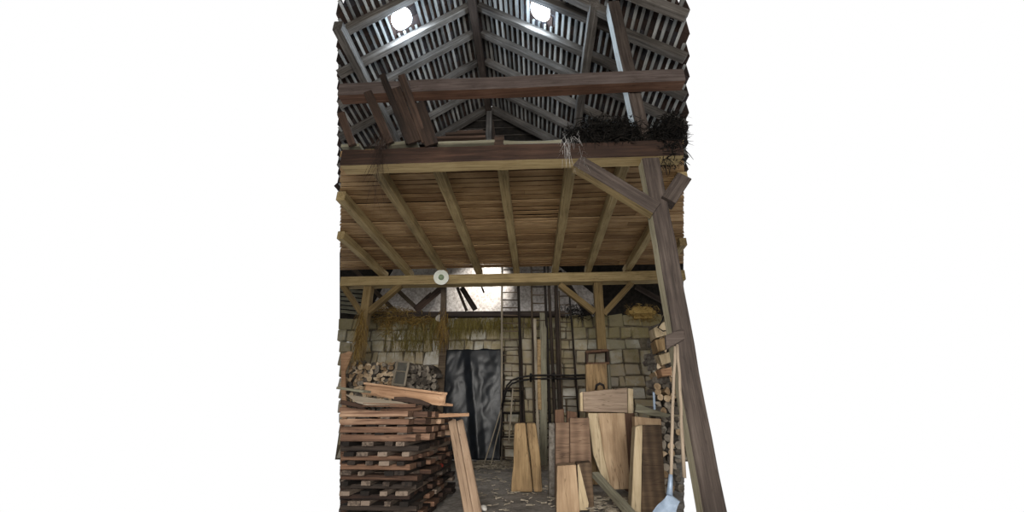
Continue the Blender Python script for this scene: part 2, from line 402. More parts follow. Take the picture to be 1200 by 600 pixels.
# loft ceiling boards (run across; laid on the joists)
ZJ = 4.22; JH = .17; ZC = ZJ+JH
bm = bmesh.new(); y = 4.4; r = random.Random(11)
while y < 9.02:
    w = r.uniform(.115, .17)
    if y+w > 9.06: w = 9.06-y
    xa = XA(399-r.random(), y+w/2, ZC); xb = XA(801+r.random(), y+w/2, ZC)
    ska, skb = XA(399, y+w, ZC)-XA(399, y+w/2, ZC), XA(801, y+w, ZC)-XA(801, y+w/2, ZC)
    cuts = [xa, xb]
    if r.random() < .6: cuts.insert(1, r.uniform(xa+.6, xb-.6))
    for a, b in zip(cuts, cuts[1:]):
        n = 14; dz = r.uniform(0, .012); g0 = r.uniform(.02, .036)
        prev = None
        for i in range(n+1):
            x = a+.002+(b-a-.004)*i/n; sk = (ska if a == cuts[0] else 0)*(i == 0)+(skb if b == cuts[-1] else 0)*(i == n)
            bad = .022 if abs(y-6.25) < .16 and -.45 < x < .6 else 0; j0 = bad+noise.noise(Vector((x*2, y*9, 0)))*.008; j1 = noise.noise(Vector((x*2, y*9, 7)))*.008-bad*.6
            ring = [bm.verts.new((x-sk, y+g0/2+j0, ZC+dz)), bm.verts.new((x+sk, y+w-g0/2+j1, ZC+dz)), bm.verts.new((x+sk, y+w-g0/2+j1, ZC+dz+.012)), bm.verts.new((x-sk, y+g0/2+j0, ZC+dz+.012))]
            if prev:
                for k in range(4): bm.faces.new((prev[k], prev[(k+1) % 4], ring[(k+1) % 4], ring[k]))
            else: bm.faces.new(ring[::-1])
            prev = ring
        bm.faces.new(prev)
    y += w
bmesh.ops.recalc_face_normals(bm, faces=bm.faces)
tag(link('ceiling', bm, M['ceil']), 'underside of the loft floor, warm brown boards', kind='structure')
bm = bmesh.new()
vs = [bm.verts.new((XA(px, yy, ZC+.09), yy, ZC+.09)) for px, yy in ((400, 4.42), (800, 4.42), (800, 9.0), (400, 9.0))]
bm.faces.new(vs)  # unseen dark sheet, added so the gaps between the boards stay dark
tag(link('gap_backing', bm, M['annex']), 'dark sheet added over the ceiling boards to darken their gaps', kind='structure')

# main roof: both slopes of tiles on laths, ridge over x = RX
RX, RZ, K = -1.06, 8.5, .69
CA = 1/math.sqrt(1+K*K)
def roof_pt(side, s, Y, up=0.0):
    """s metres down the slope from the ridge, up metres above the rafters' underside"""
    return Vector((RX+side*(s*CA+up*K*CA), Y, RZ-s*K*CA+up*CA))
YE = 8.25
def first_Y(side, s, up):
    """nearest Y at which this strip of roof is inside the photograph"""
    Y = 3.6
    while Y < YE:
        px, py = proj(roof_pt(side, s, Y, up))
        if 398.5 <= px <= 801.5 and py > -8: return Y
        Y += .02
    return None
SKY = {-1: (1.42, 5.05), 1: (1.46, 5.01)}     # skylight positions (s, Y)
def in_sky(side, s, Y, m=0.0): return abs(s-SKY[side][0]) < .2+m and abs(Y-SKY[side][1]) < .19+m
RAFTERS = [4.1, 4.72, 5.39, 5.98, 6.7, 7.45]
for side, nm in ((-1, 'left'), (1, 'right')):
    tb, lb = bmesh.new(), bmesh.new(); r = random.Random(5+side)
    s = -.09; i = 0
    while s < 5.2:
        y0 = first_Y(side, s, .17)
        if y0 is not None:
            Y = y0; seg = .19; n_t = 0
            ya, yb = first_Y(side, s-.03, .19), first_Y(side, s+.2, .17)
            while Y < YE+.05:
                Y1 = min(Y+seg, YE+.05)
                if Y1-Y < .02: break
                if not in_sky(side, s+.06, (Y+Y1)/2, -.05):
                    u0 = .175+r.uniform(0, .006); u1 = .2+r.uniform(0, .008); d = r.uniform(-.006, .006)
                    A, B = (ya or Y, yb or Y) if n_t == 0 else (Y+.003, Y+.003); n_t += 1
                    A, B = min(A, Y1-.01), min(B, Y1-.01)
                    q = [roof_pt(side, s-.03, A, u1), roof_pt(side, s-.03, Y1-.003, u1), roof_pt(side, s+.16+d, Y1-.003, u0), roof_pt(side, s+.16+d, B, u0)]
                    q2 = [roof_pt(side, s-.03, A, u1+.012), roof_pt(side, s-.03, Y1-.003, u1+.012), roof_pt(side, s+.16+d, Y1-.003, u0+.012), roof_pt(side, s+.16+d, B, u0+.012)]
                    a = [tb.verts.new(v) for v in q]; c = [tb.verts.new(v) for v in q2]
                    tb.faces.new(a); tb.faces.new(c[::-1])
                    for k in range(4): tb.faces.new((a[k], a[(k+1) % 4], c[(k+1) % 4], c[k]))
                Y = Y1
            # lath
            if s < 0: s += .126; continue
            Y = y0-r.random()*.012; runs = []
            brk = [Y]
            for Rf in RAFTERS[::2]:
                if Rf > Y+.4 and r.random() < .5: brk.append(Rf)
            brk.append(YE)
            for a, b in zip(brk, brk[1:]):
                parts = [(a, b)]
                if abs(s+.02-SKY[side][0]) < .235:
                    parts = [(a, min(b, SKY[side][1]-.23)), (max(a, SKY[side][1]+.23), b)]
                for a2, b2 in parts:
                    if b2-a2 < .05: continue
                    j = r.uniform(-.008, .008); w = r.uniform(.04, .054)
                    pts = []
                    for up in (.14, .172):
                        for ss, YY in ((s+j, a2), (s+j+w, a2), (s+j+w, b2), (s+j, b2)): pts.append(lb.verts.new(roof_pt(side, ss, YY, up)))
                    for f in ((3, 2, 1, 0), (4, 5, 6, 7), (0, 1, 5, 4), (1, 2, 6, 5), (2, 3, 7, 6), (3, 0, 4, 7)): lb.faces.new([pts[k] for k in f])
        s += .126; i += 1
    bmesh.ops.recalc_face_normals(tb, faces=tb.faces); bmesh.ops.recalc_face_normals(lb, faces=lb.faces)
    ro = tag(link('roof_'+nm, tb, M['tile']), 'underside of the %s roof slope, clay tiles' % nm, kind='structure')
    l = link('laths', lb, M['lath'], ro); l['kind'] = 'structure'
    # skylight pane
    s0, Y0 = SKY[side]
    bm = bmesh.new(); n = 20; ring = []; top = []
    for k in range(n):
        t = 2*math.pi*k/n; c, sn = math.cos(t), math.sin(t)
        a = .2*math.copysign(abs(c)**.85, c); b = .19*math.copysign(abs(sn)**.85, sn)
        ring.append(bm.verts.new(roof_pt(side, s0+a, Y0+b, .15))); top.append(bm.verts.new(roof_pt(side, s0+a, Y0+b, .17)))
    bm.faces.new(ring); bm.faces.new(top[::-1])
    for k in range(n): bm.faces.new((ring[k], ring[(k+1) % n], top[(k+1) % n], top[k]))
    bmesh.ops.recalc_face_normals(bm, faces=bm.faces)
    tag(link('window_%d' % (1 if side < 0 else 2), bm, M['glass']), 'glowing glass skylight in the %s roof slope' % nm, kind='structure')
# hip end of the roof behind the last rafters
bm = bmesh.new()
z = 8.5; i = 0
while z > 6.0:
    hw = min((8.5-z)/K+.8, 2.3); Y = 8.3+(8.5-z)/1.25
    add_box(bm, RX-hw, RX+hw, Y+.06, Y+.09, z-.17, z+.02, 0)
    add_box(bm, RX-hw, RX+hw, Y, Y+.03, z-.02, z+.02, 1)
    z -= .15
tag(link('roof_hip', bm, [M['annex'], M['rafter']]), 'dark hipped far end of the roof with laths', kind='structure')

# rafters
names = ['nearest', 'second', 'third', 'fourth', 'fifth', 'sixth']
for side, nm in ((-1, 'left'), (1, 'right')):
    for i, Y in enumerate(RAFTERS):
        ss = [k*.01 for k in range(8, 540)]
        vis = [s for s in ss if 399 <= proj(roof_pt(side, s, Y, .0))[0] <= 801 and proj(roof_pt(side, s, Y, 0))[1] > -14]
        if not vis: continue
        s0, s1 = vis[0], vis[-1]+rnd.uniform(0, .03)
        timber('rafter', roof_pt(side, s0, Y, .07), roof_pt(side, s1, Y, .07), .12, .14, M['rafter'],
               'grey rafter of the %s slope, %s from the front gable' % (nm, names[i]), 'rafter', 'rafters under the tiled roof', seg=10)
    p0, p1 = roof_pt(side, .06, 8.2, .05), roof_pt(side, 3.2, 8.2, .05)
    timber('rafter', p0, p1, .16, .16, M['rafter'], 'pale end rafter of the %s slope meeting the king post' % nm, 'rafter', 'rafters under the tiled roof')
timber('ridge_beam', (RX, 5.05, RZ-.06), (RX, 8.3, RZ-.06), .15, .2, M['ridge'], 'dark ridge beam along the peak of the roof', 'beam')
timber('king_post', (RX+.02, 8.15, 6.9), (RX+.02, 8.15, 8.36), .14, .14, M['rafter'], 'pale short king post under the far end of the ridge', 'post', up=Vector((0, 1, 0)))
timber('strut', (RX+.22, 8.5, 6.9), (RX+.04, 8.4, 8.3), .12, .12, M['ridge'], 'dark upright strut right behind the king post', 'post', up=Vector((0, 1, 0)))
# purlins
def purlin(nm, X, y0, y1, m=M['rafter']):
    z = RZ-K*abs(X-RX)-.1
    timber('purlin', (X, y0, z), (X, y1, z), .15, .2, m, 'long purlin below the rafters of the %s roof slope' % nm, 'beam')
purlin('left', -3.12, 4.48, 8.2); purlin('right', 1.04, 4.3, 8.2)

# ------------------------------------------------------------------ heavy frame: front truss
FY = 4.05
pL, pR = P(399, 188, FY), P(801, 180, FY)
zt = 4.02
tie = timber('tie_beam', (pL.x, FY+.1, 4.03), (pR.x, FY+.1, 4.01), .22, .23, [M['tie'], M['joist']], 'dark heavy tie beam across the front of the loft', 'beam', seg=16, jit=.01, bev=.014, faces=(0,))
cL, cR = P(398.5, 125, FY), P(801.5, 108, FY)
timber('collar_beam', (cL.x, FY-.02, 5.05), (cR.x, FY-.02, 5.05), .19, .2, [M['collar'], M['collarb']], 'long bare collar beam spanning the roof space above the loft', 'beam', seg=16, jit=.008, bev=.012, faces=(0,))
# big right-hand post, in two lengths: below the tie beam and above it
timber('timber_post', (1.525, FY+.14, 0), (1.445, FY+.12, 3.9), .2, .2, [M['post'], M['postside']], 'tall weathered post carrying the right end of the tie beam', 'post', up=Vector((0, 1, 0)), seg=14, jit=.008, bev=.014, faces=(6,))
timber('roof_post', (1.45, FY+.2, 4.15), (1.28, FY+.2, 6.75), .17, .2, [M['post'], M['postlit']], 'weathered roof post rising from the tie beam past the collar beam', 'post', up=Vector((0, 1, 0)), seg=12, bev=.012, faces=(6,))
b0, b1 = P(676, 192, FY+.05), P(768, 247, FY+.05)
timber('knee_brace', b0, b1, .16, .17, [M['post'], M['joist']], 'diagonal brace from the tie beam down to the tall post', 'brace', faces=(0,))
b0, b1 = P(800, 210, FY+.05), P(782, 238, FY+.05)
timber('knee_brace', b0, b1, .16, .17, [M['post'], M['joist']], 'short visible end of the brace on the outer side of the tall post', 'brace')
# collar's gusset on the post
slab('gusset', [P(780, 393, FY-.02), P(802, 384, FY-.02), P(803, 397, FY-.02), P(781, 410, FY-.02)], .05, M['post'], 'small broken board nailed across the tall post', 'board')

timber('roof_brace', P(664, -6, 4.42), P(717, 19, 4.36), .13, .13, M['rafter'], 'pale slanting roof brace meeting the roof post near its top', 'brace')
# joists
JX = [-3.72, -3.05, -2.18, -1.32, -.4, .56, 1.3, 2.24, 3.05]
ordn = ['first', 'second', 'third', 'fourth', 'fifth', 'sixth', 'seventh', 'eighth', 'ninth']
for i, X in enumerate(JX):
    Y0 = 4.36
    while not (398 <= proj((X, Y0, ZJ))[0] <= 801.5): Y0 += .02
    w = .14 if i not in (5,) else .15
    timber('floor_joist', (X, Y0, ZJ+.08), (X+rnd.uniform(-.03, .03), 9.25, ZJ+.08), w, .165, M['joist'],
           'sawn loft joist under the boards, %s counting from the left' % ordn[i], 'joist', 'joists under the loft boards', seg=14, jit=.007)
# back beam, posts and braces
BY = 9.12
bl, br = P(399, 328, BY-.15), P(777, 325, BY-.15)
timber('cross_beam', (bl.x, BY, 4.085), (XA(800.5, BY, 4.08), BY, 4.085), .3, .23, M['joist'], 'long squared beam under the far ends of the joists', 'beam', seg=18, jit=.008)
def bpost(px0, px1, py1, label, w=.2):
    a = Vector((XA(px0, BY, 3.95), BY, 3.955)); c = P(px1, py1, BY)
    return timber('timber_post', c, a, w, .2, M['brace'], label, 'post', up=Vector((0, 1, 0)))
bpost(432.5, 421, 420, 'squared post wrapped in straw under the far beam, beside the firewood heap')
bpost(700, 705.5, 410, 'squared post with two braces under the far beam, above the wooden shelf')
timber('thin_post', P(519, 400, 10.2), P(520, 330, 10.2), .14, .14, M['pole'], 'thin dark post behind the round lamp', 'post', up=Vector((0, 1, 0)))
for a, c, t in (((402, 334), (425, 368), 'far beam brace at the outer side of the straw-wrapped post'), ((470, 334), (432, 366), 'far beam brace rising inward from the straw-wrapped post'),
                ((656, 334), (697, 366), 'far beam brace rising towards the ladders'), ((740, 332), (707, 368), 'far beam brace rising towards the hay bale')):
    timber('knee_brace', P(*a, BY-.02), P(*c, BY-.02), .13, .15, M['brace'], t, 'brace', up=Vector((0, 1, 0)))
timber('wall_plate', (XA(440, 11.0, 3.72), 11.05, 3.74), (XA(662, 11.0, 3.72), 11.05, 3.7), .2, .15, M['ridge'], 'dark timber plate lying along the top of the stone wall', 'beam', seg=12)
# loose dark timbers in the opening above the wall
for a, c, w, lab in (((517, 338), (487, 364), .2, 'dark slanting timber just behind the thin post above the wall'), ((536, 337), (547, 364), .09, 'dark board leaning steeply in the bright opening'),
                     ((541, 337), (557, 363), .16, 'widest dark board leaning in the bright opening'), ((506, 344), (486, 362), .12, 'short dark offcut lying in the opening by the straw'),
                     ((563, 332), (567, 343), .06, 'short stub hanging below the beam in the bright opening')):
    timber('loose_board', P(*a, 11.6), P(*c, 11.6), w, .06, M['scrap'], lab, 'board', up=Vector((0, 1, 0)))

# loft edge: plank edges, scrap boards, stack on the tie beam
for x0, x1, y0, y1, lab in ((399.5, 421, 170, 169, 'pale grey plank end on the tie beam, outermost on the left'), (452, 488, 169, 165, 'pale grey plank edge on the tie beam below the slanting scrap boards'),
                            (512, 583, 167, 164, 'long grey plank edge on the tie beam below the flat dark stack')):
    a, c = P(x0, y0, FY+.02)+Vector((0, .1, 0)), P(x1, y1, FY+.02)+Vector((0, .1, 0))
    timber('loft_plank', a, c, .2, .05, M['greyboard'], lab, 'plank')
a, c = P(590, 166.5, FY+.02)+Vector((0, .1, 0)), P(658, 165.5, FY+.02)+Vector((0, .1, 0))
timber('loft_plank', a, c, .2, .065, M['greyboard'], 'sagging grey plank edge on the tie beam beside the dark hay', 'plank', bow=-.02)
slab('wood_offcut', [P(579, 159, FY+.02), P(591, 158, FY+.02), P(591, 170, FY+.02), P(579, 170, FY+.02)], .2, M['scrap'], 'dark square block end between two grey planks on the tie beam', 'offcut')
for k, (y0, x0, x1) in enumerate(((160.5, 509, 569), (156, 522, 569), (153.5, 536, 566))):
    timber('loft_board', P(x0, y0, FY+.03)+Vector((0, .125, 0)), P(x1, y0-1.5, FY+.03)+Vector((0, .125, 0)), .25, .035, M['scrap'], ['lowest', 'middle', 'topmost'][k]+' board of the small dark stack on the tie beam', 'board')
for p0, p1, w, Y, lab in (((431, 108), (457, 168), .11, FY-.14, 'slanting dark scrap board nearest the loose hanging straw'), ((448, 88), (480, 168), .085, FY-.2, 'narrow tall scrap board leaning over the collar beam'),
                          ((462, 104), (486, 167), .17, FY-.15, 'broad brown scrap board between the two tall ones'), ((471, 88), (499, 167), .1, FY-.26, 'tall dark scrap board leaning over the collar beam, right one of the pair'),
                          ((490, 121), (506, 170), .17, FY-.14, 'short wide dark scrap board at the end of the leaning row'), ((399.5, 133), (413, 170), .1, FY-.05, 'dark scrap board leaning at the left end of the tie beam')):
    timber('scrap_board', P(*p1, FY-.03), P(*p0, Y), w, .035, M['scrap'], lab, 'board', 'scrap boards leaning on the loft edge', up=Vector((0, 1, 0)), jit=.004)

# ------------------------------------------------------------------ straw and hay
def straw(name, clumps, mat, label, seed=1, parent=None, hang=False):
    r = random.Random(seed); bm = bmesh.new()
    for c, ext, n, ln, wd in clumps:
        for _ in range(n):
            o = Vector([max(-1.6, min(1.6, r.gauss(0, 1)))*e*.5 for e in ext]); p = Vector(c)+o
            d = Vector((r.gauss(0, 1), r.gauss(0, 1), r.gauss(0, .6)))
            if hang: d = Vector((r.gauss(0, .35), r.gauss(0, .3), -1))
            d.normalize(); L = ln*r.uniform(.5, 1.3); s = d.cross(Vector((r.gauss(0, 1), r.gauss(0, 1), r.gauss(0, 1)))).normalized()*wd*r.uniform(.5, 1.2)
            mid = p+d*L*.5+Vector((0, 0, -L*.08)); e = p+d*L+Vector((0, 0, -L*.25))
            v = [bm.verts.new(q) for q in (p-s, p+s, mid+s, mid-s, e+s*.4, e-s*.4)]
            bm.faces.new((v[0], v[1], v[2], v[3])); bm.faces.new((v[3], v[2], v[4], v[5]))
    o = link(name, bm, mat, parent)
    if parent is None: tag(o, label, 'straw', kind='stuff')
    return o
H = FY+.12
straw('dark_hay', [(P(x, y, H), (a, .2, b), n, .12, .006) for x, y, a, b, n in ((690, 165, .32, .16, 1700), (715, 160, .38, .22, 2600), (735, 164, .2, .18, 1100), (705, 153, .3, .12, 900), (672, 164, .12, .08, 250))], M['darkhay'], 'black matted hay spilling over the tie beam left of the post', 2)
straw('dark_hay', [(P(x, y, H), (a, .18, b), n, .11, .006) for x, y, a, b, n in ((781, 168, .2, .22, 1500), (787, 152, .14, .2, 1300), (770, 162, .16, .18, 900), (783, 180, .15, .14, 600))], M['darkhay'], 'black matted hay heaped on the tie beam right of the post', 3)
straw('hanging_straw', [(P(448, 165, FY-.05), (.12, .06, .14), 160, .14, .002), (P(445, 180, FY-.06), (.1, .04, .1), 60, .3, .0015), (P(440, 205, FY), (.08, .04, .2), 14, .45, .0012)], M['scrap'], 'tuft of thin straw hanging from the left of the tie beam', 4, hang=True)
straw('cobweb', [(P(668, 160, FY-.03), (.14, .04, .1), 40, .12, .0016), (P(664, 170, FY-.04), (.06, .03, .1), 18, .22, .0016), (P(682, 178, FY-.04), (.05, .03, .12), 10, .22, .0014)], M['web'], 'pale dusty cobwebs hanging beside the dark hay', 5, hang=True)
straw('wall_straw', [(P(x, y, 11.02), (a, .2, b), n, .22, .006) for x, y, a, b, n in ((446, 366, .5, .22, 380), (458, 369, .55, .26, 520), (474, 370, .4, .22, 330), (490, 375, .5, .15, 260), (452, 382, .25, .3, 160))], M['straw'], 'golden straw heaped along the top of the stone wall', 6)
straw('wall_moss', [(P(x, y, 11.1), (a, .08, b), n, .26, .006) for x, y, a, b, n in ((495, 388, 1.3, .5, 420), (520, 385, .9, .45, 260), (545, 377, 1.2, .18, 500), (580, 376, 1.2, .14, 350), (480, 395, .6, .3, 200))], M['moss'], 'yellow green straw fringe hanging down the stone wall', 7, hang=True)
straw('post_straw', [(P(x, y, BY-.12), (.12, .1, .25), 90, .3, .004) for x, y in ((424, 372), (423, 382), (422, 395), (421, 406))], M['straw'], 'dry stalks tied around the straw-wrapped post', 8, hang=True)
straw('post_straw', [(P(x, y, 10.1), (.14, .1, .3), 70, .35, .005) for x, y in ((519, 372), (518, 386))], M['straw'], 'dry stalks tied around the thin post', 9, hang=True)
# hay bale on the wall
c = P(752, 367, 11.15); bm = bmesh.new()
bmesh.ops.create_cube(bm, size=1, matrix=Matrix.Diagonal((.74, .4, .34, 1)))
bmesh.ops.bevel(bm, geom=list(bm.edges), offset=.12, segments=3, affect='EDGES'); bmesh.ops.subdivide_edges(bm, edges=list(bm.edges), cuts=2, use_grid_fill=True); rough(bm, .03, 9)
bale = tag(link('hay_bale', bm, M['straw'], None, Matrix.Translation(c)), 'round-edged straw bale lying on top of the stone wall', 'bale', kind='thing')
straw('straw_fringe', [(c, (.5, .26, .26), 800, .14, .005)], M['straw'], None, 10, parent=bale)['kind'] = 'stuff'
straw('ledge_straw', [(P(x, 366, 11.2), (.5, .2, .25), 220, .25, .006) for x in (668, 678, 688)], M['darkhay'], 'dark dry brush on the wall top behind the braced post', 11)

# white rag on the wall top
bm = bmesh.new(); bmesh.ops.create_icosphere(bm, subdivisions=3, radius=1, matrix=Matrix.Diagonal((.13, .1, .09, 1))); rough(bm, .04, 12)
tag(link('cloth_bundle', bm, M['rag'], None, Matrix.Translation(P(516, 373, 10.95)), True), 'small white crumpled bundle on the wall top behind the thin post', 'cloth', kind='thing')

# ------------------------------------------------------------------ round enamel lamp on the far beam
def lathe(prof, n=28):
    bm = bmesh.new(); rings = [[bm.verts.new((r*math.cos(2*math.pi*k/n), r*math.sin(2*math.pi*k/n), z)) for k in range(n)] for r, z in prof]
    for a, c in zip(rings, rings[1:]):
        for k in range(n): bm.faces.new((a[k], a[(k+1) % n], c[(k+1) % n], c[k]))
    return bm
lc = P(517, 325, 8.78)
lamp = empty('barn_lamp', lc, 'round white enamel lamp with a green bulb hung on the far beam', 'lamp')
face = (Vector((0, 0, EYE))-lc).normalized(); face = (face+Vector((0, -.2, -.2))).normalized()
lm = face.to_track_quat('Z', 'Y').to_matrix().to_4x4(); lm.translation = lc
o = link('lamp_shade', lathe([(.03, -.09), (.06, -.085), (.1, -.06), (.165, 0), (.178, .01), (.17, .014), (.155, .002), (.09, -.05), (.03, -.07)]), M['enamel'], lamp, lm, True)
bm = bmesh.new(); bmesh.ops.create_uvsphere(bm, u_segments=16, v_segments=10, radius=.07, matrix=Matrix.Translation((0, 0, -.03)))
link('bulb', bm, M['bulb'], lamp, lm, True)
pole('bracket', lc-face*.08, lc-face*.08+Vector((0, .1, .02)), .018, M['iron'], parent=lamp)

# ------------------------------------------------------------------ plastic sheet over the doorway
bm = bmesh.new(); nx, nz = 46, 60; g = []
tl, tr = P(524, 411, WY-.16), P(588, 413, WY-.16)
for j in range(nz+1):
    v = j/nz; row = []
    for i in range(nx+1):
        u = i/nx; x = tl.x+(tr.x-tl.x)*u+.03*math.sin(v*3+1)*(u-.5); z = tl.z*(1-v)+.03
        if j == 0: z += .05*noise.noise(Vector((u*5, 0, 2)))
        fold = .016*math.sin((u*1.0+v*.22)*15+4*noise.noise(Vector((u*2, v*2, 1))))*(.2+v*.5)+.05*noise.noise(Vector((u*3.2, v*2.3, 4)))
        fold += .07*max(0, 1-abs(u-.42-.22*v)*8)*(1 if v > .12 else v/.12)
        crease = .03*abs(noise.noise(Vector((u*7+v*4, v*9, 8))))
        row.append(bm.verts.new((x, WY-.17-fold*.9-crease, z)))
    g.append(row)
for j in range(nz):
    for i in range(nx): bm.faces.new((g[j][i], g[j][i+1], g[j+1][i+1], g[j+1][i]))
o = link('plastic_sheet', bm, M['tarp'], smooth=True); tag(o, 'black crumpled plastic sheet hung over the doorway in the stone wall', 'tarp', kind='thing')
sm = o.modifiers.new('thickness', 'SOLIDIFY'); sm.thickness = .004

# ------------------------------------------------------------------ poles, planks and ladders against the wall
def ladder(l0, l1, r0, r1, Yt, Yb, rungs, label, r=.03, mat='pole'):
    a0, a1, c0, c1 = P(*l0, Yt), P(*l1, Yb), P(*r0, Yt), P(*r1, Yb)
    a1.z = max(a1.z, .01); c1.z = max(c1.z, .01)
    t = empty('ladder', a1, label, 'ladder', 'ladders against the stone wall')
    pole('rail', a1, a0, r, M['polelight' if rungs == 24 else mat], parent=t); pole('rail', c1, c0, r*1.3, M['darkpole' if mat == 'pole' else mat], parent=t)
    for k in range(rungs):
        f = (k+.6)/rungs; pole('rung', a0.lerp(a1, f), c0.lerp(c1, f), .017, M['pole'], parent=t, wob=0, seg=2, n=6)
LY = 10.35
ladder((588.5, 311), (587.5, 540), (606, 311), (616, 541), 9.75, 10.6, 24, 'ladder with the palest thin rail, closest to the plastic sheet')
ladder((622.5, 311), (627, 540), (638, 311), (646, 541), 9.7, 10.6, 22, 'middle ladder rising behind the broad grey plank')
ladder((655, 341), (661, 540), (667, 341), (682, 541), 10.2, 10.7, 18, 'low reddish ladder nearest to the braced post', .022)
def lean(name, a, c, Ya, Yb, r, mat, label):
    p, q = P(*c, Yb), P(*a, Ya); q2 = Vector(p); q2.z = max(.005, p.z)
    return pole(name, q2, q, r, M[mat], label, 'pole', 'poles leaning against the stone wall')
lean('wooden_pole', (642, 311), (653, 541), 9.6, 10.5, .045, 'darkpole', 'dark pole just right of the broad grey plank')
lean('wooden_pole', (650.5, 311), (658, 541), 9.55, 10.45, .055, 'darkpole', 'thickest dark pole leaning under the far beam')
lean('wooden_pole', (607.5, 311), (611, 541), 9.5, 10.3, .03, 'darkpole', 'thin dark pole crossing the ladder by the plastic sheet')
lean('wooden_pole', (601, 455), (596, 520), 9.9, 10.0, .02, 'polelight', 'short pale pole standing behind the yellow split block')
lean('wooden_pole', (591.5, 466), (567, 545), 10.7, 10.2, .016, 'polelight', 'thin pale stick slanting across the sheet, outer of two')
lean('wooden_pole', (592.5, 470), (575, 547), 10.7, 10.1, .016, 'polelight', 'thin pale stick slanting beside the sheet, inner of two')
lean('wooden_pole', (673, 408), (683, 545), 10.8, 10.5, .018, 'polelight', 'thin pale rod upright behind the brown blocks')
def wplank(a, c, Ya, Yb, w, mat, label, t=.05):
    p, q = P(*c, Yb), P(*a, Ya); p.z = max(p.z, .005)
    return timber('leaning_plank', p, q, w, t, M[mat], label, 'plank', 'planks leaning against the stone wall', up=Vector((0, 1, 0)))
wplank((636.5, 366), (637, 545), 10.0, 9.9, .17, 'greyboard', 'broad grey plank standing upright among the ladders')
wplank((626.5, 374), (631.5, 545), 9.95, 9.8, .07, 'polelight', 'narrow pale plank standing left of the broad grey plank')
wplank((631.5, 398), (632.5, 480), 9.85, 9.83, .085, 'block_y', 'short yellow board between the narrow and the broad plank')
# bent steel hoop frame
def tube(pts, r, name, parent, mat):
    bm = round_pole_bm([Vector(p) for p in pts], [r]*len(pts), 8); return link(name, bm, mat, parent, None, True)
hp = P(640, 443, 9.7)
t = empty('hoop_frame', hp, 'dark bent steel bow of two parallel bars hanging before the ladders', 'metal frame')
for dy, off in ((0, 0), (.12, 4)):
    pts = [P(x, y+off, 9.7+dy) for x, y in ((693, 439), (670, 440), (645, 439.5), (625, 440), (610, 442), (600, 445.5), (594, 452), (591, 462), (588, 476))]
    tube(pts, .022, 'bar', t, M['iron'])
tube([P(622, 438, 9.66), P(622, 447, 9.8)], .03, 'clamp', t, M['iron'])
tube([P(649, 437, 9.66), P(649, 447, 9.8)], .03, 'clamp', t, M['iron'])
# iron trestle by the ladders
t = empty('iron_trestle', P(600, 520, 10.2), 'low dark iron trestle standing between sheet and ladders', 'trestle')
for a, c in (((590, 458), (586, 535)), ((612, 458), (610, 535))): tube([P(*a, 10.2), P(*c, 10.2)], .02, 'leg', t, M['iron'])
for y in (458, 470, 484, 512): tube([P(590-(y-458)*.05, y, 10.2), P(612-(y-458)*.03, y, 10.2)], .018, 'crossbar', t, M['iron'])

# ------------------------------------------------------------------ firewood
def log_bm(r, L, seed):
    rr = random.Random(seed); bm = bmesh.new(); k = rr.choice((0, 0, 1, 2)); pts = []
    if k == 0:   # split wedge with bark arc
        a0 = rr.uniform(0, 6.3); sp = rr.uniform(1.2, 1.9); pts = [(0, 0)]+[(math.cos(a0+sp*i/4)*r*1.55, math.sin(a0+sp*i/4)*r*1.55) for i in range(5)]
        cx = sum(p[0] for p in pts)/6; cy = sum(p[1] for p in pts)/6; pts = [(x-cx, y-cy) for x, y in pts]
    elif k == 1: # half round
        a0 = rr.uniform(0, 6.3); pts = [(math.cos(a0+math.pi*i/6)*r*1.2-math.cos(a0+math.pi/2)*r*.4, math.sin(a0+math.pi*i/6)*r*1.2-math.sin(a0+math.pi/2)*r*.4) for i in range(7)]
    else:        # round billet
        pts = [(math.cos(2*math.pi*i/9)*r*rr.uniform(.85, 1.1), math.sin(2*math.pi*i/9)*r*rr.uniform(.85, 1.1)) for i in range(9)]
    a = [bm.verts.new((0, x, y)) for x, y in pts]; m = [bm.verts.new((L*.5, x*1.03+rr.uniform(-.1, .1)*r, y*1.03)) for x, y in pts]; c = [bm.verts.new((L, x*rr.uniform(.85, 1.05), y)) for x, y in pts]
    n = len(pts); bm.faces.new(a[::-1]); bm.faces.new(c)
    for p, q in ((a, m), (m, c)):
        for i in range(n):
            f = bm.faces.new((p[i], p[(i+1) % n], q[(i+1) % n], q[i]))
            if k or 1 <= i < n-1: f.material_index = 1
    bmesh.ops.recalc_face_normals(bm, faces=bm.faces)
    return bm
LOGS = {}
for kind, mats in (('pale', [M['logend'], M['bark']]), ('grey', [M['logdark'], M['bark']])):
    LOGS[kind] = []
    for v in range(9):
        me = bpy.data.meshes.new('firewood_log'); b = log_bm(.06, .42, v*7+3); b.to_mesh(me); b.free()
        for m in mats: me.materials.append(m)
        LOGS[kind].append(me)
def firewood(loc, d, s, kind, label, group):
    o = bpy.data.objects.new('firewood_log', rnd.choice(LOGS[kind])); COL.objects.link(o)
    x = Vector(d).normalized(); y = Vector((0, 0, 1)).cross(x).normalized(); z = x.cross(y)
    q = Matrix.Rotation(rnd.uniform(0, 6.3), 3, x)
    m = Matrix((x, q @ y, q @ z)).transposed().to_4x4()
    o.matrix_world = Matrix.Translation(loc) @ m @ Matrix.Diagonal((rnd.uniform(.8, 1.1), s, s, 1))
    tag(o, label, 'firewood', group, 'thing')
FWY = 10.25
pxs = 402
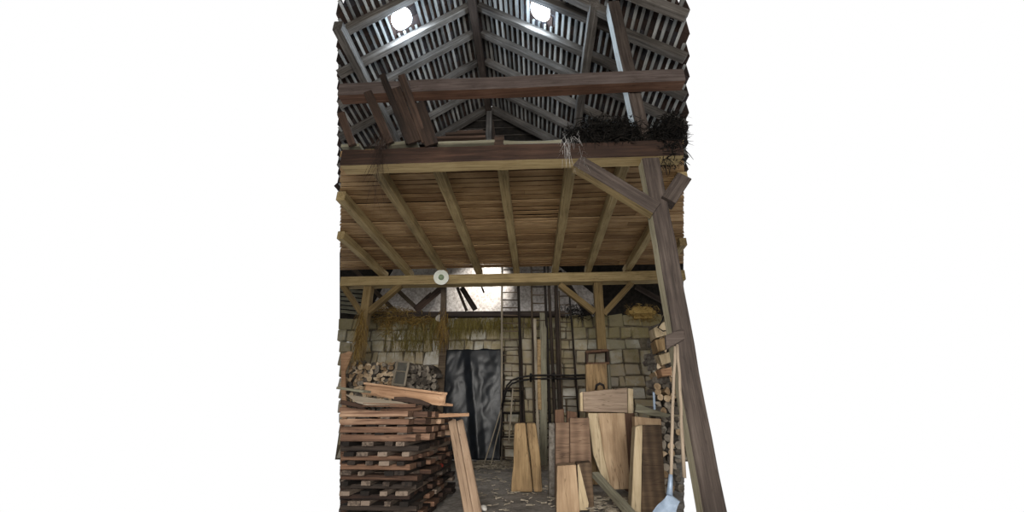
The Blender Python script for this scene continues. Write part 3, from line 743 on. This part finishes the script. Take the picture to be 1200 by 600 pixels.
for row in range(11):
    zrow = 1.42+row*.094   # rows that stay hidden behind the lumber are left out
    x = XA(400, FWY, zrow)+.05
    while True:
        px, py = proj((x, FWY, zrow))
        if px > 509: break
        top = 421 if px < 455 else 424 if px < 482 else 428
        if px < 408: top = 436
        if py > top+2:
            kind = 'pale' if px < 462 and rnd.random() < .75 else 'grey'
            lab = 'pale split log in the heap against the stone wall by the straw-wrapped post' if kind == 'pale' else 'greyed split log in the heap against the stone wall by the old window frame'
            firewood((x+rnd.uniform(-.015, .015), FWY+rnd.uniform(-.12, .06), zrow+rnd.uniform(-.02, .02)), (rnd.uniform(-.3, .3), 1, rnd.uniform(-.15, .15)), rnd.uniform(.9, 1.2), kind, lab,
                     kind+' firewood heaped by the stone wall')
        x += .1
# the rest of the heap, hidden behind the lumber, as one mass
hb = bmesh.new(); hr = random.Random(9)
for row in range(14):
    z = .07+row*.1; x = XA(400, FWY, z)+.08
    while x < XA(509, FWY, z):
        b = log_bm(.06, .42, hr.randint(0, 99)); q = Matrix.Translation((x, FWY+hr.uniform(-.1, .05), z)) @ Matrix.Rotation(math.pi/2+hr.uniform(-.2, .2), 4, 'Z')
        me = bpy.data.meshes.new('tmp'); b.transform(q); b.to_mesh(me); b.free(); hb.from_mesh(me); bpy.data.meshes.remove(me); x += .12
tag(link('firewood_mass', hb, [M['logdark'], M['bark']]), 'lower mass of split firewood hidden behind the lumber stack', 'firewood', kind='stuff')
# old window frame leaning on the heap
t = empty('window_sash', P(465, 450, 10.0), 'old wooden window sash leaning on the firewood heap', 'window frame')
wq = [P(466, 423, 10.05), P(479, 425, 10.05), P(474, 452, 9.9), P(460, 450, 9.9)]
def edge_tim(a, c, w): timber('sash_bar', a, c, w, .04, M['polelight'], parent=t, up=Vector((0, 1, 0)), seg=2, jit=.001, bev=.004)
for i in range(4): edge_tim(wq[i], wq[(i+1) % 4], .05)
edge_tim(wq[0].lerp(wq[3], .42), wq[1].lerp(wq[2], .42), .03)
bm = bmesh.new(); bm.faces.new([bm.verts.new(q+Vector((0, .01, 0))) for q in wq]); link('pane', bm, M['pane'], t)
# right wood pile: ends towards the viewer, stacked against the right-hand side
for row in range(26):
    z = .06+row*.094
    Yp = 6.7
    left = 768 if z < 1.9 else 768+(z-1.9)*16
    x = XA(left, Yp, z)+rnd.uniform(0, .06)
    xe = XA(799, Yp, z)
    while x < xe:
        px = proj((x, Yp, z))[0]
        kind = 'pale' if rnd.random() < (.65 if z > 1.2 else .25) else 'grey'
        firewood((x, Yp+rnd.uniform(-.1, .12), z+rnd.uniform(-.015, .015)), (rnd.uniform(-.5, .25), 1, rnd.uniform(-.12, .12)), rnd.uniform(.75, 1.05), kind,
                 ('pale' if kind == 'pale' else 'dark weathered')+' split log in the tall woodpile behind the shovel', kind+' logs of the tall woodpile')
        x += rnd.uniform(.095, .13)
# broken yellowish pieces on top of the woodpile
for k, (poly, mt, lab) in enumerate((([(766, 384), (779, 377), (782, 392), (770, 396)], 'sap', 'pale chunk at the very top of the tall woodpile'), ([(768, 398), (784, 394), (782, 408), (771, 412)], 'block_y', 'yellow split chunk near the top of the tall woodpile'),
                                       ([(771, 416), (790, 411), (788, 424), (776, 428)], 'sap', 'pale jagged chunk lower down the tall woodpile'), ([(774, 432), (788, 430), (787, 440), (776, 441)], 'fresh', 'orange split chunk in the tall woodpile'))):
    slab('split_chunk', [P(*q, 6.42) for q in poly], .3, M[mt], lab, 'firewood', amt=.03)

# ------------------------------------------------------------------ lumber stack at the left
CY0, CY1 = 4.25, 6.3
xc = P(483, 560, CY0).x
def stack():
    z = .02; r = random.Random(21); total = 13
    for lay in range(total):
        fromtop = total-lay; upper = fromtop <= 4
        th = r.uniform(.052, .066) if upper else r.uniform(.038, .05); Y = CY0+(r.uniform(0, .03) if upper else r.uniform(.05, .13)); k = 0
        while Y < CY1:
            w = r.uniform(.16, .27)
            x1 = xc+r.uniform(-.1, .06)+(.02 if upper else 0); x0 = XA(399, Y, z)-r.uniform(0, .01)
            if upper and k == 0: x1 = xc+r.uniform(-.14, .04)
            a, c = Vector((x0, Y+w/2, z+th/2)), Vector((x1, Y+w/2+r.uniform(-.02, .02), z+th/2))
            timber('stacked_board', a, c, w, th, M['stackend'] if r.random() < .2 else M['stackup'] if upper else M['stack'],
                   'rough sawn board in the lumber stack, layer %s from the top, %s from the front' % (ORD[fromtop], ORD[k+1]), 'board', 'boards of the big lumber stack', seg=5, jit=.004, bev=.005)
            Y += w+r.uniform(.015, .05); k += 1
        z += th+.002
        if lay < total-1:
            hh = .016 if upper else .038
            for m, px in enumerate((409, 430, 451, 472)):
                px += r.uniform(-7, 5); xs = XA(px, CY0, z)
                timber('stack_sticker', (xs, CY0-r.uniform(-.1 if upper else -.04, .03), z+hh/2), (xs+r.uniform(-.03, .03), CY1-.1, z+hh/2), r.uniform(.06, .12), hh, M['stackend'],
                       'spacer under stack layer %s from the top, %s from the corner' % (ORD[fromtop-1], ['fourth', 'third', 'second', 'first'][m]), 'spacer', 'spacer sticks of the lumber stack', seg=3, jit=.003, bev=.004)
            z += hh+.001
    return z
ORD = ['none', 'first', 'second', 'third', 'fourth', 'fifth', 'sixth', 'seventh', 'eighth', 'ninth', 'tenth', 'eleventh', 'twelfth', 'thirteenth', 'fourteenth', 'fifteenth', 'sixteenth']
ztop = stack()
# loose boards on top of the stack
def loose(a, c, w, t, mat, lab, name='loose_plank', up=Vector((0, 0, 1)), roll=0):
    return timber(name, a, c, w, t, M[mat], lab, 'plank', 'loose planks on the lumber stack', up=up, roll=roll, seg=6, jit=.003, bev=.004)
# channel-shaped fresh plank: board with a lip
t = empty('trough_board', P(475, 470, 5.6), 'orange brown trough-shaped board lying highest on the lumber stack', 'board')
a, c = P(429, 456, 5.9), P(521, 469, 5.2)
timber('front_board', a, c, .035, .13, M['fresh'], parent=t, jit=.002, bev=.004)
timber('lip', a+Vector((0, -.02, .075)), c+Vector((0, -.02, .075)), .1, .03, M['fresh'], parent=t, jit=.002, bev=.004)
timber('base_board', a+Vector((0, .12, -.05)), c+Vector((0, .12, -.05)), .26, .03, M['fresh'], parent=t, jit=.002, bev=.004)
slab('loose_plank', [P(404, 462, 4.9), P(470, 471, 4.7), P(486, 475, 4.6), P(430, 475, 4.35), P(418, 472, 4.4)], .02, M['pale'], 'whitish flat board lying on the lumber stack below the trough board', 'plank', 'loose planks on the lumber stack', amt=.002, sub=0, bev=.004)
loose(P(425, 474.5, 4.42), P(487, 475.5, 4.6), .05, .035, 'stack', 'brown edge board directly below the whitish flat board')
loose(P(450, 483, 4.4), P(490, 478, 4.75), .14, .06, 'stack', 'brown thick board end under the whitish flat board')
loose(P(446, 489.5, 4.45), P(545, 486, 5.3), .16, .04, 'fresh', 'long reddish plank jutting past the right side of the lumber stack')
loose(P(399.5, 471, 4.5), P(428, 477, 4.6), .2, .04, 'stack', 'tan board end at the outer left of the lumber stack top')
loose(P(399.5, 480, 4.4), P(440, 484, 4.5), .22, .05, 'stack', 'dark brown board under the tan one at the outer left')
loose(P(399.5, 455, 5.1), P(430, 459, 5.0), .16, .03, 'greyboard', 'grey weathered board behind the whitish flat board')
slab('curved_offcut', [P(461, 465, 4.95), P(475, 465, 4.95), P(492, 468, 4.95), P(504, 473, 4.95), P(502, 476, 4.95), P(480, 472, 4.95), P(462, 470, 4.95)], .1, M['scrap'], 'dark curved piece of wood in front of the trough board', 'offcut')
slab('leaning_plank', [P(399, 415, 9.6), P(409, 411, 9.6), P(413, 413, 9.6), P(404, 436, 9.6), Vector((XA(408, 9.6, 0), 9.6, 0)), Vector((XA(402, 9.6, 0), 9.6, 0))], .06, M['fresh'], 'slanting tan board in front of the straw-wrapped post', 'plank')
# planks leaning on the end of the stack
for k, (x0, x1, m_) in enumerate(((531, 551, 'tan'), (539.5, 561, 'tan'))):
    a = P(x0-1, 494, 5.55+k*.1); c = P(x1, 612, 4.9+k*.05); c.z = max(c.z, .0)
    c = PZ(x1, 610, .0)
    timber('leaning_plank', c, a, .1, .06, M[m_], ['tan plank leaning on the lumber stack end, nearer to the stack', 'tan plank leaning on the lumber stack end, nearer to the doorway'][k], 'plank', up=Vector((0, 1, 0)), jit=.003)
# little red thing between the boards, white scrap at the planks' foot
bm = bmesh.new(); bmesh.ops.create_icosphere(bm, subdivisions=2, radius=1, matrix=Matrix.Diagonal((.03, .05, .025, 1))); rough(bm, .01, 20)
tag(link('red_scrap', bm, M['redthing'], None, Matrix.Translation(P(517, 546, 5.6)), True), 'small red scrap stuck between the board ends of the lumber stack', 'scrap', kind='thing')
bm = bmesh.new(); bmesh.ops.create_icosphere(bm, subdivisions=2, radius=1, matrix=Matrix.Diagonal((.05, .04, .03, 1))); rough(bm, .02, 14)
tag(link('paper_scrap', bm, M['rag'], None, Matrix.Translation(PZ(567, 596, .03)), True), 'crumpled white scrap on the floor by the leaning planks', 'scrap', kind='thing')

# ------------------------------------------------------------------ sawn blocks at the right
G = 'sawn blocks standing on the floor'
B1 = [P(604, 496, 6.55), P(617, 494.5, 6.52), P(627, 496, 6.55)]
# yellow split block: two halves of one log with a crack between
t = empty('split_block', Vector((XA(616, 6.6, 0), 6.6, 0)), 'yellow brown block with a long dark crack, standing alone left of the others', 'wood block', G)
def half(poly, name): return slab(name, poly, .24, M['block_y'], parent=t, bev=.035, amt=.012)
Yb = 6.6
half([P(603, 496, Yb), P(616, 495, Yb), P(618, 520, Yb), P(622, 550, Yb), Vector((XA(624.5, Yb, 0), Yb, 0)), Vector((XA(598.5, Yb, 0), Yb, 0)), P(601, 540, Yb)], 'left_half')
half([P(617, 495.5, Yb+.02), P(628, 496, Yb+.03), P(632, 530, Yb+.03), Vector((XA(636, Yb, 0), Yb+.03, 0)), Vector((XA(625.3, Yb, 0), Yb+.02, 0)), P(622.8, 550, Yb+.02), P(618.8, 520, Yb+.02)], 'right_half')
block('bark_slab', (643.5, 496), (650, 495.5), 643, 651.5, 6.3, .2, M['bark'], 'narrow grey slab edge with bark beside the brown blocks', G, amt=.01)
block('wood_block', (651, 496), (668.5, 495), 651, 673, 6.05, .3, M['block_b'], 'brown sawn block standing behind the pale front one', G)
block('wood_block', (668, 490), (690.5, 489.5), 668, 696, 5.95, .3, M['block_b'], 'brown sawn block with a small white mark near its foot', G)
slab('saw_mark', [P(684, 543, 5.93), P(687, 541, 5.93), P(690, 543, 5.93), P(687, 545, 5.93)], .02, M['rag'], 'tiny white chip stuck low on the brown sawn block', 'chip', bev=.002, sub=0, amt=0)
block('wood_block', (652.5, 546), (675, 544.5), 652, 680, 5.3, .28, M['block_p'], 'short pale block in the very front below the brown ones', G)
block('wood_block', (676, 543), (693, 541.5), 677, 697, 5.45, .26, M['block_d'], 'short dark block beside the short pale one', G)
slab('wedge_face', [P(676.5, 545, 5.42), P(678.5, 544, 5.42), P(690, 590, 5.42), P(689, 598, 5.42), P(679, 598, 5.42)], .02, M['sap'], 'pale wedge-shaped splinter leaning on the short dark block', 'offcut', bev=.003, sub=1)
block('wood_block', (650.5, 480), (661, 479), 651, 662, 6.9, .2, M['red'], 'narrow reddish block peeking over the brown ones', G)
block('wood_block', (664.5, 481), (676, 483), 665, 677, 6.8, .2, M['red'], 'reddish block with a slanted top peeking over the brown ones', G)
# big leaning slab: pale edge and brown face
t = empty('wood_block', Vector((XA(720, 6.7, 0), 6.7, 0)), 'biggest pale brown slab, leaning, under the horizontal block', 'wood block', G)
Yb = 6.65
slab('face', [P(701, 484, Yb), P(732, 484, Yb), P(739, 573, Yb), P(717, 574, Yb), P(708, 535, Yb)], .22, M['block_p'], parent=t)
slab('sapwood_edge', [P(689, 484, Yb+.03), P(703, 484, Yb+.03), P(709, 532, Yb+.03), P(717, 574, Yb+.03), P(711, 574, Yb+.03), P(695, 533, Yb+.03)], .2, M['sap'], parent=t)
# horizontal block on top
t = empty('wood_block', P(710, 482, 6.6), 'thick block lying flat on top of the biggest slab', 'wood block', G)
slab('trunk_face', [P(683, 459, 6.55), P(735, 454.5, 6.55), P(735.5, 483.5, 6.55), P(684, 482.5, 6.55)], .3, M['block_g'], parent=t)
slab('end_face', [P(679.5, 461, 6.6), P(683, 458.5, 6.6), P(684, 482.5, 6.6), P(680, 482, 6.6)], .25, M['sap'], parent=t)
block('wood_block', (736, 455), (742, 456), 736, 745, 6.9, .25, M['sap'], 'thin pale edge of a slab right behind the flat-lying block', G)
block('wood_block', (686.5, 427), (711, 426), 689, 716, 7.4, .12, M['block_y'], 'tall yellow brown board standing behind the flat-lying block', G)
block('wood_block', (730, 484), (744, 484), 735, 745, 6.75, .25, M['red'], 'dark reddish slab between the biggest slab and the right front block', G)
# right front block
t = empty('wood_block', Vector((XA(762, 5.3, 0), 5.3, 0)), 'dark brown sawn block at the front right with a pale left edge', 'wood block', G)
Yb = 5.35
slab('sawn_face', [P(753, 498, Yb), P(775.5, 498, Yb), Vector((XA(781, Yb, 0), Yb, 0)), Vector((XA(752, Yb, 0), Yb, 0))], .24, M['block_d'], parent=t)
slab('sapwood_edge', [P(744.5, 500, Yb+.06), P(753, 498, Yb+.01), Vector((XA(752, Yb, 0), Yb+.01, 0)), Vector((XA(741, Yb, 0), Yb+.06, 0))], .2, M['sap'], parent=t)
block('wood_block', (744, 488), (775, 491), 746, 779, 6.2, .2, M['block_p'], 'pale block top peeking out behind the right front block', G)
slab('broken_shingle', [P(744, 483, 6.3), P(746, 472, 6.3), P(757, 477, 6.3), P(772, 482, 6.3), P(787, 486, 6.3), P(783, 489.5, 6.3), P(765, 488, 6.3)], .05, M['greyboard'], 'grey splintered board with a pointed end above the right front block', 'board', amt=.01)
slab('metal_strip', [P(765, 459, 6.35), P(767.5, 460, 6.35), P(768.5, 480, 6.35), P(766, 480, 6.35)], .02, M['steel'], 'bluish upright metal strip above the splintered board', 'metal strip', sub=0, amt=0, bev=.002)
# weathered pole lying diagonally
timber('weathered_batten', PZ(744, 607, .05), P(698, 556, 5.75), .09, .07, M['greyboard'], 'grey weathered batten slanting down between the front blocks', 'batten', seg=6)
tube([P(x, y, 6.62) for x, y in ((698, 457), (699, 451.5), (703, 449.5), (707, 451.5), (708, 456))], .02, 'iron_loop', None, M['iron'])
tag(bpy.data.objects['iron_loop'], 'small dark iron loop lying on the flat-lying block', 'iron loop', kind='thing')
tube([P(x, y, 6.2) for x, y in ((779, 368), (776, 376), (771, 384), (777, 388), (784, 387), (781, 394))], .012, 'loose_wire', None, M['iron'])
tag(bpy.data.objects['loose_wire'], 'bent black wire above the pale chunk at the top of the tall woodpile', 'wire', kind='thing')
# shelf at the foot of the braced post
t = empty('wooden_shelf', P(700, 425, 9.0), 'dark reddish shelf box at the foot of the braced post', 'shelf')
timber('shelf_board', P(686, 413.5, 8.95), P(712, 411.5, 8.95), .25, .05, M['red'], parent=t)
timber('shelf_board', P(687, 427, 8.95), P(713, 426, 8.95), .25, .05, M['red'], parent=t)
timber('side_board', P(687.5, 426, 8.95), P(687.5, 414, 8.95), .05, .22, M['scrap'], parent=t, up=Vector((0, 1, 0)))
timber('side_board', P(711.5, 425, 8.95), P(711, 413, 8.95), .05, .22, M['scrap'], parent=t, up=Vector((0, 1, 0)))
timber('leg', Vector((XA(689, 8.95, 0), 8.95, 0)), P(688, 427, 8.95), .06, .1, M['scrap'], parent=t, up=Vector((0, 1, 0)))
timber('leg', Vector((XA(722, 8.95, 0), 8.95, 0)), P(712.5, 426, 8.95), .06, .1, M['greyboard'], parent=t, up=Vector((0, 1, 0)))

# ------------------------------------------------------------------ shovels
def shovel():
    a, c = P(791, 406, 4.0), P(785.5, 566, 3.86)
    t = empty('shovel', c, 'shovel with a bluish steel blade and long wooden handle by the woodpile', 'shovel')
    pole('shaft', a, c, .0135, M['handle'], parent=t, taper=1.1, wob=.015)
    bm = round_pole_bm([P(786, 556, 3.855), P(785.5, 566, 3.85), P(784.5, 580, 3.83)], [.017, .02, .026], 12); link('socket', bm, M['steel'], t, None, True)
    bm = bmesh.new(); g = []
    top_l, top_r, bot_l, bot_r = P(774, 578, 3.85), P(795, 578, 3.9), P(752, 622, 3.72), P(786, 628, 3.76)
    nx, nz = 12, 14
    for j in range(nz+1):
        v = j/nz; row = []
        for i in range(nx+1):
            u = i/nx; p = top_l.lerp(bot_l, v).lerp(top_r.lerp(bot_r, v), u)
            d = math.sin(u*math.pi)*.04*(1-.3*v)   # dished blade
            sh = (1-v)**4*abs(u-.5)*.12
            row.append(bm.verts.new(p+Vector((0, d-.02, -sh))))
        g.append(row)
    for j in range(nz):
        for i in range(nx): bm.faces.new((g[j][i], g[j][i+1], g[j+1][i+1], g[j+1][i]))
    o = link('blade', bm, M['steel'], t, None, True); s = o.modifiers.new('thickness', 'SOLIDIFY'); s.thickness = .004
shovel()
pole('tool_handle', P(802, 560, 3.86), P(794, 404, 4.02), .0165, M['handle'], 'greyish wooden tool handle crossing behind the shovel shaft', 'handle', wob=.01)

# ------------------------------------------------------------------ litter on the floor
r = random.Random(31); bm = bmesh.new()
def chip(bm, x, y, s):
    a = r.uniform(0, 6.3); L, W = s*r.uniform(.6, 1.8), s*r.uniform(.2, .5); c, d = math.cos(a), math.sin(a); z = r.uniform(.004, .03)
    q = [(-L, -W), (L, -W*.7), (L*.9, W), (-L, W*.8)]
    t = [bm.verts.new((x+p*c-w*d, y+p*d+w*c, z+r.uniform(0, .02))) for p, w in q]; u = [bm.verts.new(v.co-Vector((0, 0, .006))) for v in t]
    bm.faces.new(t); bm.faces.new(u[::-1])
    for k in range(4): bm.faces.new((t[k], u[k], u[(k+1) % 4], t[(k+1) % 4]))
for _ in range(420):
    Y = r.uniform(9.3, 10.95); chip(bm, XA(r.uniform(540, 645), Y, 0), Y, .05)
for _ in range(160):
    Y = r.uniform(5.3, 9.3); chip(bm, XA(r.uniform(545, 660), Y, 0), Y, .03)
for _ in range(160):
    Y = r.uniform(5.0, 6.2); chip(bm, XA(r.uniform(690, 750), Y, 0), Y, .04)
tag(link('wood_litter', bm, M['polelight']), 'scattered wood chips and splinters on the earth floor', 'debris', kind='stuff')

# ------------------------------------------------------------------ light
S.view_settings.view_transform = 'Standard'; S.view_settings.look = 'None'; S.view_settings.exposure = 0; S.view_settings.gamma = 1
w = bpy.data.worlds.new('daylight'); S.world = w; w.use_nodes = True
nt = w.node_tree; bg = nt.nodes['Background']
tc = nt.nodes.new('ShaderNodeTexCoord'); sp = nt.nodes.new('ShaderNodeSeparateXYZ'); nt.links.new(tc.outputs['Generated'], sp.inputs[0])
mr = nt.nodes.new('ShaderNodeMapRange'); mr.inputs['From Min'].default_value = .05; mr.inputs['From Max'].default_value = .28; mr.clamp = True
nt.links.new(sp.outputs['Y'], mr.inputs['Value'])
rp = nt.nodes.new('ShaderNodeValToRGB'); rp.color_ramp.elements[0].color = (.10, .10, .095, 1); rp.color_ramp.elements[1].color = (1, 1, 1, 1)
nt.links.new(mr.outputs[0], rp.inputs[0]); nt.links.new(rp.outputs[0], bg.inputs[0]); bg.inputs[1].default_value = 1.0
def area(name, loc, target, sx, sy, power, color):
    l = bpy.data.lights.new(name, 'AREA'); l.shape = 'RECTANGLE'; l.size = sx; l.size_y = sy; l.energy = power; l.color = color
    o = bpy.data.objects.new(name, l); COL.objects.link(o); o.location = loc
    o.rotation_euler = (Vector(target)-Vector(loc)).to_track_quat('-Z', 'Y').to_euler(); return o
area('front_door_light', (.5, -3.5, 1.6), (0, 6, 3.0), 4, 3, 540, (1, .96, .9))
k = area('wall_fill', (0, -2.5, 1.8), (-.6, 11, 1.7), 2.2, 1.6, 62, (1, .97, .92)); k.data.spread = math.radians(60)  # added fill lamp, brightens the back wall and the floor
for side in (-1, 1):
    s0, Y0 = SKY[side]
    p = roof_pt(side, s0, Y0, .1); q = roof_pt(side, s0, Y0, -3)
    area('skylight_light', p, q, .34, .34, 60, (.75, .88, 1))
    l = bpy.data.lights.new('lath_glow_fill', 'POINT'); l.energy = 24; l.color = (.62, .8, 1); l.shadow_soft_size = .1  # added point lamp below the pane, imitates glow on the laths nearby
    o = bpy.data.objects.new('lath_glow_fill', l); COL.objects.link(o); o.location = roof_pt(side, s0, Y0, -.12)
l = bpy.data.lights.new('annex_light', 'SPOT'); l.energy = 800; l.spot_size = math.radians(58); l.spot_blend = 1; l.color = (1, .97, .9)
o = bpy.data.objects.new('annex_light', l); COL.objects.link(o); o.location = (-.8, 11.7, 6.3); tgt = P(568, 336, AY)
o.rotation_euler = (tgt-o.location).to_track_quat('-Z', 'Y').to_euler()
